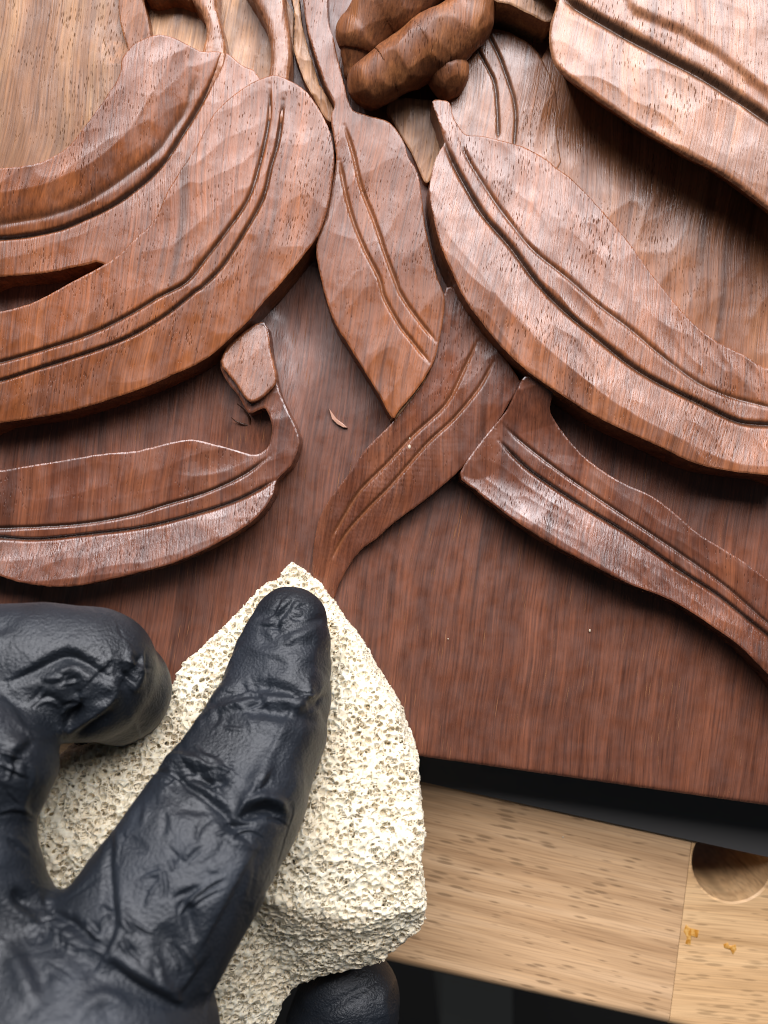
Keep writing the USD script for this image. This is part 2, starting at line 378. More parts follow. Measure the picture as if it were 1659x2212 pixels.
# floors of the hollows in the upper left and right (lighter, freshly cut wood)
carve('hollow', [(-60, -60), (262, -60), (262, 60), (285, 130), (262, 190), (222, 262), (182, 312), (140, 346), (80, 374), (0, 382), (-60, 384)], 6.3, board, W_GOLD,
      tool=(16, 8, 1.45, .25, .05), seed=11, rnd=.2, base=0, extra=lambda P, d: .0 * P[:, 0] - 2.2 * np.exp(-((P[:, 0] - F(262, 0, 4)[0]) / 3.5) ** 2) * np.clip((P[:, 1] - F(0, 170)[1]) / 6, 0, 1), label='light tan hollow with dark stripes inside the big curled leaf')
carve('hollow', [(300, -40), (600, -40), (600, 180), (300, 150)], 2.3, board, W_TAN, tool=(8, 5, 1.4, .35, .05), seed=12, base=-.5, spacing=.4, label='tan sunken ground between the stems')
carve('hollow', [(1005, 330), (1180, 300), (1206, 60), (1700, 60), (1700, 830), (1560, 760), (1400, 640), (1250, 500), (1100, 420)], 4.6, board, W_PALE, tool=(10, 6, 1.0, .25, .05), seed=13, base=0, spacing=.4,
      label='pale sunken ground beneath the long upper leaf')
carve('hollow', [(840, 215), (960, 225), (965, 300), (945, 350), (925, 392), (912, 380), (890, 330), (860, 280)], 2.4, board, W_TAN, tool=(5, 3, 1.3, .3, .06), seed=14, base=-.5)

# stems in the upper left
carve('stem', [(252, -60), (256, 0), (260, 52), (272, 92), (284, 124), (322, 96), (320, 50), (310, 0), (306, -60)], 5.4, board, W_AMBER, tool=(7, 3, 1.3, .3, .1), seed=21, slope=(-.1, 0), base=0)
carve('stem', [(400, -60), (416, 0), (434, 24), (444, 60), (434, 112), (426, 180, 6.8), (402, 290, 5.2), (470, 220, 5.6), (492, 150, 7.0), (486, 112), (482, 72), (472, 32), (466, 0), (460, -60)], 7.4, board, W_PALE, tool=(6, 3, 1.2, .2, .08), seed=22, base=0, rnd=1.2, rw=2.2)
carve('stem', [(520, -60), (548, 0), (566, 32), (580, 75), (583, 120), (579, 164), (572, 260), (622, 260), (621, 172), (627, 120), (622, 55), (614, 0), (600, -60)], 7.8, board, W_PALE, tool=(6, 3, 1.3, .2, .08), seed=23, base=0, rnd=1.2, rw=2.0)
carve('stem', [(612, -60), (632, 0), (636, 60), (634, 100), (648, 150), (680, 215), (712, 262), (722, 236), (690, 180), (664, 100), (650, 40), (638, -60)], 4.2, board, W_TAN, tool=(2.5, 1.8, 1.7, .5, .15), seed=24, base=0, rough=.35, label='rough-cut channel with chisel holes between two stems')

carve('leaf', [(296, -80), (316, -8), (372, -12), (420, -4), (440, -80)], 6.5, board, W_AMBER, seed=25, base=0, label='leaf edge cut off by the top of the picture, between two stems')
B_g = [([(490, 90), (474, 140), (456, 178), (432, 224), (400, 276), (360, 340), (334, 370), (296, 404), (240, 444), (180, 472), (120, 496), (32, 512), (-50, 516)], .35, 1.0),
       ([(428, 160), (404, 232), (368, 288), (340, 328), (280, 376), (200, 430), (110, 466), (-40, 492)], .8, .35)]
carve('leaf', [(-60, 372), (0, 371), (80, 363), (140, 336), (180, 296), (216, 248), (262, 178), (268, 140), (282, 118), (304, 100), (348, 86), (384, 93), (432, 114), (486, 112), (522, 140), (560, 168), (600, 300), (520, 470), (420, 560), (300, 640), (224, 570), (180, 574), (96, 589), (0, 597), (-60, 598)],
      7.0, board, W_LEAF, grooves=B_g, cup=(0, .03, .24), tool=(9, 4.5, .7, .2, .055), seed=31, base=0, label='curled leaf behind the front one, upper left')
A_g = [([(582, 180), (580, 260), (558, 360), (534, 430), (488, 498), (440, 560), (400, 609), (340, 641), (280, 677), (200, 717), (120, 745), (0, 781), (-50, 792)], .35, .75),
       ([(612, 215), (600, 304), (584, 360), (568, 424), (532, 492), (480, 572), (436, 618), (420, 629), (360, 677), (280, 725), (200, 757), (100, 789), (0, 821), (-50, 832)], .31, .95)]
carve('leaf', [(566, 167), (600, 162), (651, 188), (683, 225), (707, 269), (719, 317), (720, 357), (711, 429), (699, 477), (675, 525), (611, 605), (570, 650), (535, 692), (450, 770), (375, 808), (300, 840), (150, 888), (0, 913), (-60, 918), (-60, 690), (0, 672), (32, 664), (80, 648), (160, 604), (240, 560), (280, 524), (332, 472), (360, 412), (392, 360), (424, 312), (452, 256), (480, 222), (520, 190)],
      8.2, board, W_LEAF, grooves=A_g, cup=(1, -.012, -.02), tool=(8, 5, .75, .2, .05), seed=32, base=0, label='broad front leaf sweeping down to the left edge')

M_g = [([(733, 345), (743, 400), (759, 464), (787, 536), (819, 600), (830, 641), (863, 701), (891, 737), (927, 783)], .31, .75),
       ([(744, 270), (763, 332), (779, 400), (807, 472), (831, 544), (855, 608), (863, 629), (891, 673), (941, 737)], .31, .75)]
carve('leaf', [(655, -60), (660, 40), (678, 110), (700, 175), (722, 225), (714, 252), (722, 300), (726, 345), (719, 397), (704, 469), (684, 529), (688, 577), (703, 640), (723, 697), (755, 749), (787, 801), (819, 853), (847, 902), (862, 886), (905, 835), (935, 785), (950, 730), (961, 649), (945, 600), (930, 540), (918, 480), (911, 420), (900, 368), (882, 340), (870, 300), (847, 268), (826, 256), (780, 244), (757, 228), (738, 160), (722, 90), (708, 40), (700, -60)],
      6.6, board, W_MGRV, grooves=M_g, cup=(0, -.01, .03), tool=(8, 5, 1.1, .22, .055), seed=33, base=0, label='middle leaf with two light veins below the scroll')
# upper right ground leaf with two veins, then the big right leaf
N_g = [([(1030, 100), (1035, 110), (1055, 148), (1069, 180), (1075, 240), (1077, 300)], .31, .7), ([(1052, 70), (1060, 80), (1079, 120), (1099, 176), (1111, 216), (1115, 256), (1111, 320)], .31, .75)]
carve('leaf', [(990, 90), (1040, 60), (1090, 64), (1116, 77), (1152, 101), (1181, 144), (1199, 187), (1206, 230), (1203, 288), (1201, 370), (1050, 360), (985, 290), (972, 225), (968, 150)], 4.9, board, W_PALE, grooves=N_g, tool=(7, 4, 1.2, .2, .06), seed=34, base=0,
      label='low leaf with two veins right of the scroll')
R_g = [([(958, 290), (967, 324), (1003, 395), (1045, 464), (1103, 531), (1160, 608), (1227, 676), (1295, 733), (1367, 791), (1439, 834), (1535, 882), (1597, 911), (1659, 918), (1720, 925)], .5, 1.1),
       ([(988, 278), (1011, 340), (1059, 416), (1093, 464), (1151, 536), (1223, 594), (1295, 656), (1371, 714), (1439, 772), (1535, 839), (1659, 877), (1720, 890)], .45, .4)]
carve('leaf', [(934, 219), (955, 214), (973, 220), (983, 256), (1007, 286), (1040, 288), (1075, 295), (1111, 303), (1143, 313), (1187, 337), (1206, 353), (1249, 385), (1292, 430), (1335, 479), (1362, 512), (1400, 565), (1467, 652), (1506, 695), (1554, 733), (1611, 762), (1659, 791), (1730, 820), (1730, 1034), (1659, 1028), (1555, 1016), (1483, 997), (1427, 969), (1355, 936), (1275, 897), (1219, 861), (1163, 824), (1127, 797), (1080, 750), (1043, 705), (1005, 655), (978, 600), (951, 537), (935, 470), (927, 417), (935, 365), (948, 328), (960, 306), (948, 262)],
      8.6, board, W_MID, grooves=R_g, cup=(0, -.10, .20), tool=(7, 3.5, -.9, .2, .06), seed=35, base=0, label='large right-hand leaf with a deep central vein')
carve('hollow', [(947, 640), (958, 690), (948, 747), (938, 790), (908, 840), (875, 888), (846, 908), (850, 890), (895, 836), (920, 785), (933, 735), (936, 690)], 4.6, board, W_TAN, tool=(4, 3, 1.0, .15, .04), seed=15, base=-.5, rough=.2)
T_g = [([(1031, 737), (1003, 797), (963, 873), (891, 941), (835, 1001), (779, 1057), (743, 1113), (713, 1168)], .35, .7), ([(1066, 781), (1035, 837), (983, 901), (931, 949), (891, 993), (843, 1049), (791, 1101), (743, 1157), (712, 1216)], .31, .75)]
carve('leaf', [(965, 621, 5.5), (1000, 640, 5.5), (1060, 730, 5.5), (1119, 815, 5.8), (1119, 837, 5.8), (1091, 885, 5.8), (1043, 957, 5.6), (983, 1025, 5.3), (911, 1085, 4.6), (851, 1129, 3.8), (811, 1165, 3.0), (779, 1189, 2.4), (755, 1221, 1.8), (733, 1261, 1.2), (715, 1300, .7), (690, 1300, .6), (675, 1237, 1.0), (679, 1169, 1.6), (691, 1117, 2.2), (715, 1073, 2.8), (755, 1021, 3.6), (791, 969, 4.2), (831, 929, 4.8), (871, 885, 5.2), (923, 813, 5.5), (940, 760, 5.5), (950, 690, 5.5)],
      5.5, board, W_DGRV, grooves=T_g, tool=(8, 4, .85, .18, .05), seed=36, base=-.6, label='narrow twisting leaf whose tip ends at the sponge')
Q_g = [([(1078, 950), (1083, 956), (1135, 1008), (1195, 1052), (1275, 1104), (1335, 1140), (1395, 1180), (1475, 1236), (1555, 1288), (1619, 1340), (1659, 1372), (1730, 1430)], .35, .9),
       ([(1085, 915), (1120, 948), (1175, 992), (1235, 1036), (1323, 1096), (1400, 1148), (1495, 1212), (1580, 1275), (1659, 1345), (1730, 1400)], .35, .45)]
carve('leaf', [(994, 1022), (1055, 934), (1095, 886), (1119, 834), (1140, 814), (1192, 836), (1186, 880), (1198, 909), (1235, 956), (1271, 992), (1335, 1036), (1411, 1072), (1455, 1104), (1515, 1156), (1575, 1192), (1619, 1220), (1659, 1252), (1730, 1310), (1730, 1530), (1659, 1460), (1595, 1396), (1535, 1352), (1447, 1296), (1355, 1260), (1275, 1220), (1183, 1172), (1127, 1136), (1067, 1092), (1025, 1056)],
      6.0, board, W_DARK, grooves=Q_g, cup=(0, -.04, .27), tool=(9, 3, -.6, .16, .05), seed=37, base=-.6, fade=(1030, 985, 5, 14), label='lower right leaf running off the right edge')
P_g = [([(582, 985), (520, 1029), (440, 1065), (360, 1089), (280, 1113), (160, 1133), (0, 1141), (-50, 1141)], .35, .6), ([(594, 1037), (520, 1077), (440, 1105), (320, 1137), (200, 1153), (80, 1165), (0, 1161), (-50, 1158)], .31, .85)]
carve('leaf', [(-60, 1022), (0, 1016), (52, 1007), (140, 993), (224, 979), (296, 973), (368, 955), (412, 949), (460, 959), (520, 975), (552, 982), (576, 968), (586, 941), (585, 909), (572, 882), (558, 884), (536, 891), (516, 857), (488, 821), (474, 781), (500, 735), (568, 694), (584, 757), (596, 821), (612, 869), (636, 917), (646, 957), (628, 1005), (598, 1036), (588, 1073), (560, 1113), (520, 1145), (440, 1189), (360, 1221), (260, 1246), (180, 1263), (120, 1265), (52, 1256), (0, 1240), (-60, 1225)],
      6.0, board, W_DARK, grooves=P_g, cup=(1, .27, -.03), tool=(9, 4, .25, .18, .05), seed=38, base=-.6, label='lower left leaf with a small hooked stem')
carve('leaf', [(477, 780), (510, 732), (566, 692), (584, 757), (597, 818), (582, 846), (557, 866), (536, 866), (506, 824)], 6.3, board, W_MID, slope=(-.05, -.12), tool=(6, 4, 1.3, .2, .05), seed=39, base=3, rnd=.3, rw=.5, label='small pale scooped stem stub under the front leaf')
# the high leaf in the upper right and the piece beside it
H_g = [([(1215, -14), (1231, 0), (1350, 72), (1494, 148), (1600, 215), (1659, 256), (1760, 330)], .8, 1.4)]
def Hx(P, d):
    L = FP([(1328, -40), (1371, 25), (1476, 68), (1548, 112), (1659, 202), (1760, 290)], 16)
    dd, s, _ = seg_dist(P, L)
    return .8 / (1 + np.exp(-s * dd / .35))
carve('leaf', [(1210, -60), (1205, 0), (1190, 50), (1187, 92), (1197, 133), (1218, 158), (1278, 203), (1386, 277), (1476, 331), (1566, 380), (1659, 450), (1760, 530), (1980, 700), (1980, -60)], 16.0, board, W_PALE, grooves=H_g, cup=(0, -.02, .03), rnd=.7, rw=1.0, tool=(8, 5, -.5, .22, .06), seed=40, base=2, draft=-.5, extra=Hx,
      label='highest leaf, a thick pale one crossing the upper right corner')
carve('leaf', [(1058, -60), (1064, -6), (1104, 8), (1146, 28), (1186, 46), (1206, 20), (1215, -60)], 12.0, board, W_TAN, tool=(5, 3, .5, .3, .08), seed=41, base=0, draft=-.05, label='end of a raised leaf at the top edge')

# scroll and its bead
def lobe(name, pts, seed, material, label=None, n=0.5):
    """union of tapered balls along a line, squashed where it is carved flat"""
    C = np.array([(*F(p[0], p[1], p[2]), p[2]) for p in pts]); R = np.array([p[3] for p in pts]); hgt = .3
    lo, hi = (C - R[:, None]).min(0) - 2, (C + R[:, None]).max(0) + 2
    ax = [np.arange(lo[k], hi[k], hgt) for k in range(3)]
    G = np.stack(np.meshgrid(*ax, indexing='ij'), -1); Pn = G.reshape(-1, 3)
    S = np.full(len(Pn), 1e9)
    for i in range(max(1, len(C) - 1)):
        a, b = C[i], C[min(i + 1, len(C) - 1)]; ab = b - a; l2 = max(ab @ ab, 1e-6)
        t = np.clip(((Pn - a) @ ab) / l2, 0, 1); r = R[i] + t * (R[min(i + 1, len(C) - 1)] - R[i])
        S = np.minimum(S, np.linalg.norm(Pn - a - t[:, None] * ab, axis=1) - r)
    V, Fc = surface_nets(S.reshape(G.shape[:3]), lo, hgt)
    rng = np.random.default_rng(seed); Q = V[rng.integers(0, len(V), 46)]
    _, ii = cKDTree(Q).query(V, k=5)
    nv = V - C[np.argmin(np.linalg.norm(V[:, None] - C[None], axis=2), 1)]; nv /= np.linalg.norm(nv, axis=1, keepdims=True) + 1e-9
    dep = np.min((np.linalg.norm(V[:, None] - Q[ii], axis=2) ** 2) * .05 + np.array(rng.uniform(0, .25, len(Q)))[ii], 1)
    V = V + nv * (np.minimum(dep, .8) * n * 1.7 - .2)[:, None]
    obj(name, (V, Fc), material, board, smooth=True, attrs={'edge': np.zeros(len(V)), 'groove': np.zeros(len(V))}, label=label)
lobe('scroll', [(797, 184, 7, 4.5), (880, 132, 8.4, 5.9), (955, 84, 9, 6.2), (1010, 46, 9, 5.4), (1025, -60, 9, 5.2)], 51, W_AMBER, 'thick rolled scroll lobe with an amber shaded side')
lobe('scroll', [(764, 156, 5.5, 2.2), (782, 75, 7.0, 5.4), (845, 10, 8.0, 7.6), (940, -80, 9, 8.5)], 52, W_AMBER, 'upper scroll lobe touching the top edge')
lobe('bead', [(966, 158, 7.0, 4.5), (968, 166, 6.2, 4.4)], 53, W_AMBER, 'small round bead under the scroll', .8)
M_CHIP = mat('pale_splinter', {'p': ('principled_bsdf', {'base_color': (.34, .18, .12), 'roughness': .5})}, [])
# chipped splinter on the ground, and torn fibres
def chip(pts, z0, z1, material, name='splinter', parent=board, label=None):
    P = FP(pts, z1); n = len(P); c = P.mean(0)
    V = np.vstack([np.column_stack([P, np.full(n, z0)]), np.column_stack([P * .9 + c * .1, np.full(n, z1)]), [[*c, z1 + .1]]])
    i = np.arange(n); j = (i + 1) % n
    Fc = np.vstack([np.column_stack([i, j, n + j]), np.column_stack([i, n + j, n + i]), np.column_stack([n + i, n + j, np.full(n, 2 * n)])])
    a = np.cross(P[1] - P[0], P[2] - P[1])
    obj(name, (V, Fc), material, parent, label=label, attrs={'edge': np.ones(2 * n + 1) * .5, 'groove': np.zeros(2 * n + 1)})
chip([(709, 880), (719, 897), (731, 908), (741, 915), (752, 925), (742, 924), (728, 916), (716, 904)], -.2, .7, M_CHIP, label='lifted pale splinter on the dark ground')
def hair(pts, r, name, material, parent, label=None):
    L = smooth_line(np.array([(*F(*p), p[2]) for p in pts]), 5)
    t = np.gradient(L, axis=0); t /= np.linalg.norm(t, axis=1, keepdims=True)
    a = np.cross(t, [0, 0, 1.0]); a /= np.linalg.norm(a, axis=1, keepdims=True); b = np.cross(t, a); s = np.arange(6) * np.pi / 3
    tp = np.linspace(1, .3, len(L))
    V = (L[:, None] + r * tp[:, None, None] * (np.cos(s)[None, :, None] * a[:, None] + np.sin(s)[None, :, None] * b[:, None])).reshape(-1, 3)
    ii, jj = np.meshgrid(np.arange(len(L) - 1), np.arange(6), indexing='ij')
    q = np.stack([ii * 6 + jj, ii * 6 + (jj + 1) % 6, (ii + 1) * 6 + (jj + 1) % 6, (ii + 1) * 6 + jj], -1).reshape(-1, 4)
    obj(name, (V, np.vstack([q[:, [0, 1, 2]], q[:, [0, 2, 3]]])), material, parent, smooth=True, label=label, attrs={'edge': np.zeros(len(V)), 'groove': np.ones(len(V))})
hair([(541, 918, .8), (537, 900, 1.6), (526, 884, 2.2), (512, 872, 3)], .32, 'splinter', W_LEAF, board, 'dark torn splinter in the hollow by the hooked stem')
hair([(540, 920, .6), (525, 916, 1.2), (510, 910, 1.6), (500, 902, 2.2)], .32, 'splinter', W_LEAF, board)

# ------------------------------------------------------------------ workbench, mat
oak_nodes = lambda rot, a, b, c, fl, seed: ({
    'geo': ('geometry', {}), 'rot': ('mapping', {'rotation': (0, 0, rot), 'location': (seed, seed, 0)}),
    'mb': ('mapping', {'scale': (14, 260, 100)}), 'nb': ('noise_texture', {'scale': 1.0, 'detail': 4.0, 'roughness': .55, 'distortion': .4}),
    'cb': ('rgb_ramp', {'ramp': [(.3, a), (.5, b), (.7, c)]}),
    'mf': ('mapping', {'scale': (60, 2600, 300)}), 'nf': ('noise_texture', {'scale': 1.0, 'detail': 3.0}),
    'cf': ('rgb_ramp', {'ramp': [(.3, (.70, .67, .64)), (.5, (1, 1, 1)), (.7, (1.16, 1.14, 1.1))]}), 'mx': ('mix_color', {'blend_type': 'multiply', 'fac': .9, 'use_clamp': False}),
    'mp': ('mapping', {'scale': (150, 900, 10)}), 'vp': ('voronoi_texture', {'scale': 1.0, 'randomness': .95}),
    'np': ('noise_texture', {'scale': 70.0, 'detail': 1.0}), 'pth': ('map_range', {'from_min': .35, 'from_max': .62, 'to_min': .10, 'to_max': .36, 'clamp': True}),
    'pr': ('math', {'math_type': 'subtract'}), 'pk': ('map_range', {'from_min': -.06, 'from_max': .12, 'to_min': 0, 'to_max': fl, 'clamp': True}),
    'mxp': ('mix_color', {'b': tuple(x * .42 for x in a)}),
    'b': ('bump', {'strength': .5, 'distance': .0001, 'invert': True}), 'p': ('principled_bsdf', {'roughness': .42, 'specular_ior_level': .4})},
    [('geo.position', 'rot.vector'), ('rot.vector', 'mb.vector'), ('mb.vector', 'nb.vector'), ('nb.fac', 'cb.fac'), ('rot.vector', 'mf.vector'), ('mf.vector', 'nf.vector'), ('nf.fac', 'cf.fac'),
     ('cb.color', 'mx.a'), ('cf.color', 'mx.b'), ('rot.vector', 'mp.vector'), ('mp.vector', 'vp.vector'), ('geo.position', 'np.vector'), ('np.fac', 'pth.value'), ('pth.result', 'pr.value1'), ('vp.distance', 'pr.value2'),
     ('pr.value', 'pk.value'), ('pk.result', 'mxp.fac'), ('mx.result', 'mxp.a'), ('mxp.result', 'p.base_color'), ('pk.result', 'b.height'), ('b.normal', 'p.normal')])
M_OAK = mat('bench_plank', *oak_nodes(math.radians(13), (.33, .195, .10), (.44, .275, .148), (.52, .34, .195), .6, 0.0))
M_OAK2 = mat('bench_plank_pale', *oak_nodes(math.radians(5), (.38, .225, .105), (.50, .31, .155), (.58, .38, .20), .45, .4))
M_MAT = mat('black_rubber', {'geo': ('geometry', {}), 'n': ('noise_texture', {'scale': 60.0, 'detail': 3.0}), 'b': ('bump', {'strength': .3, 'distance': .0003}), 'p': ('principled_bsdf', {'base_color': (.055, .052, .050), 'roughness': .38})},
            [('geo.position', 'n.vector'), ('n.fac', 'b.height'), ('b.normal', 'p.normal')])
BZ = -20.0
bench = new_thing('workbench', 'light oak workbench edge with a round dog hole beneath the carved board', 'workbench', (0, 0, BZ))
e0, e1 = np.array(F(867, 2093, BZ)), np.array(F(1363, 2203, BZ))
ex = (e1 - e0) / np.linalg.norm(e1 - e0); ey = np.array([-ex[1], ex[0]])          # along the front edge, and back from it
j0, j1 = np.array(F(1493, 1825, BZ)), np.array(F(1445, 2212, BZ))
jt = ((j0 + j1) / 2 - e0) @ ex; jd = (j0 - j1) / np.linalg.norm(j0 - j1); js = (jd @ ex) / (jd @ ey)
jb = jt - ((j0 + j1) / 2 - e0) @ ey * js          # joint: along = jb + js*depth
hole_c = (np.array(F(1583, 1862, BZ))); HR = 10.0
def plank(x0f, x1f, hole, material, name, thick=46.0, depth=420.0, r=3.0):
    poly = Polygon([e0 + ex * x0f(-0.0) , e0 + ex * x1f(0), e0 + ex * x1f(depth) + ey * depth, e0 + ex * x0f(depth) + ey * depth])
    import manifold3d as mf
    prof = [(0, -thick), (0, -r)] + [(r - r * math.cos(a), -r + r * math.sin(a)) for a in np.linspace(0, math.pi / 2, 9)][1:] + [(depth, 0), (depth, -thick)]
    L = max(x1f(0), x1f(depth)) - min(x0f(0), x0f(depth)) + 40
    cs = mf.CrossSection([prof[::-1]])
    body = mf.Manifold.extrude(cs, L)               # profile x = back from the edge, y = height; extruded along z
    m = body.to_mesh(); V = np.array(m.vert_properties)[:, :3]
    xo = min(x0f(0), x0f(depth)) - 20
    W = np.column_stack([*(e0[None] + (V[:, 2] + xo)[:, None] * ex + V[:, 0][:, None] * ey).T, V[:, 1] + BZ])
    tri = np.array(m.tri_verts)
    body = mf.Manifold(mf.Mesh(W.astype(np.float32), tri.astype(np.uint32)))
    if body.volume() < 0 or body.is_empty(): body = mf.Manifold(mf.Mesh(W.astype(np.float32), tri[:, ::-1].astype(np.uint32)))
    ring = lambda lo: [tuple(p) for p in lo]
    clip = mf.CrossSection([ring([e0 + ex * x0f(-20) - ey * 20, e0 + ex * x1f(-20) - ey * 20, e0 + ex * x1f(depth + 5) + ey * (depth + 5), e0 + ex * x0f(depth + 5) + ey * (depth + 5)])])
    body = body ^ mf.Manifold.extrude(clip, 200).translate([0, 0, BZ - 100])
    if hole:
        cyl = mf.Manifold.cylinder(60, HR, HR, 96).translate([*hole_c, BZ - 50])
        cone = mf.Manifold.cylinder(.5, HR, HR + .45, 96).translate([*hole_c, BZ - .45])
        body = body - cyl - cone
    mm = body.to_mesh()
    obj(name, (np.array(mm.vert_properties)[:, :3], np.array(mm.tri_verts)), material, bench, smooth=35)
plank(lambda dd: -190.0, lambda dd: jb + js * dd - .06, False, M_OAK, 'plank')
plank(lambda dd: jb + js * dd + .06, lambda dd: 190.0, True, M_OAK2, 'plank')

m0, m1 = np.array(F(904, 1688, -18.6)), np.array(F(1659, 1852, -18.6))
mx = (m1 - m0) / np.linalg.norm(m1 - m0); my = np.array([-mx[1], mx[0]])
mp = Polygon([m0 - mx * 60, m0 + mx * 200, m0 + mx * 200 + my * 60, m0 - mx * 60 + my * 60])
mm = trimesh.creation.extrude_polygon(mp, 1.1); mm.apply_translation([0, 0, -19.9])
mm = (np.array(mm.vertices), np.array(mm.faces))
matthing = obj('rubber_mat', mm, M_MAT); tag(matthing, 'smooth black rubber strip peeping out between the carved board and the oak bench', 'rubber mat')

# what lies far below the bench
M_FLOOR = mat('dark_floor', {'p': ('principled_bsdf', {'base_color': (.022, .02, .018), 'roughness': .7})}, [])
fl = trimesh.creation.box([3000, 3000, 20]); fl.apply_translation([0, 0, -880])
tag(obj('floor', fl, M_FLOOR), kind='structure')
M_LEG = mat('grey_post', {'p': ('principled_bsdf', {'base_color': (.30, .28, .25), 'roughness': .6})}, [])
lx, ly = F(1035, 2180, -300)
leg = trimesh.creation.box([42, 42, 560]); leg.apply_translation([lx, ly - 6, -590])
tag(obj('grey_post', leg, M_LEG), 'dim grey post standing in the dark below the bench edge', 'post')

# ------------------------------------------------------------------ sponge
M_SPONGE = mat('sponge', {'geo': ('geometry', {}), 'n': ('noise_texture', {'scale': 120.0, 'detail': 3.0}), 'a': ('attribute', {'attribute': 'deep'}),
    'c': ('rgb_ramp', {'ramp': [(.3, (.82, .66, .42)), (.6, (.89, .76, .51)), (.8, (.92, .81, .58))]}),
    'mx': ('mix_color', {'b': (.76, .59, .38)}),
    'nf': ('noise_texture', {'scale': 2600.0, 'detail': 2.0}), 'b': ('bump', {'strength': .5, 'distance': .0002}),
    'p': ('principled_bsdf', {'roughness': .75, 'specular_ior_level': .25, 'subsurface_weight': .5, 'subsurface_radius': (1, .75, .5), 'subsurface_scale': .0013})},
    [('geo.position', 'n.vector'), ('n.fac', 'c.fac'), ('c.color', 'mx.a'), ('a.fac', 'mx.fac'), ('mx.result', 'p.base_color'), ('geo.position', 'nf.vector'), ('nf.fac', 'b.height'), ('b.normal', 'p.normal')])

sp_out = [(629, 1216, 4), (652, 1232, 5), (672, 1250, 5), (691, 1264, 6), (715, 1298, 7), (739, 1338, 8), (765, 1372, 9), (787, 1401, 9), (803, 1440, 10), (835, 1490, 11), (862, 1532, 12), (880, 1590, 13), (903, 1640, 14), (905, 1700, 15), (914, 1770, 16), (905, 1850, 18), (908, 1900, 19), (921, 1942, 22), (908, 1988, 19), (868, 2022, 17), (824, 2064, 15), (760, 2078, 14), (700, 2102, 14), (650, 2124, 14), (606, 2170, 14), (588, 2230, 14), (520, 2300, 14), (300, 2300, 14), (150, 2100, 15), (70, 1950, 18), (50, 1830, 18), (60, 1760, 18), (112, 1655, 16), (136, 1622, 14), (168, 1604, 12), (278, 1564, 12), (307, 1535, 11), (379, 1476, 10), (403, 1430, 9), (480, 1358, 7), (518, 1319, 6), (572, 1262, 5), (598, 1254, 4)]
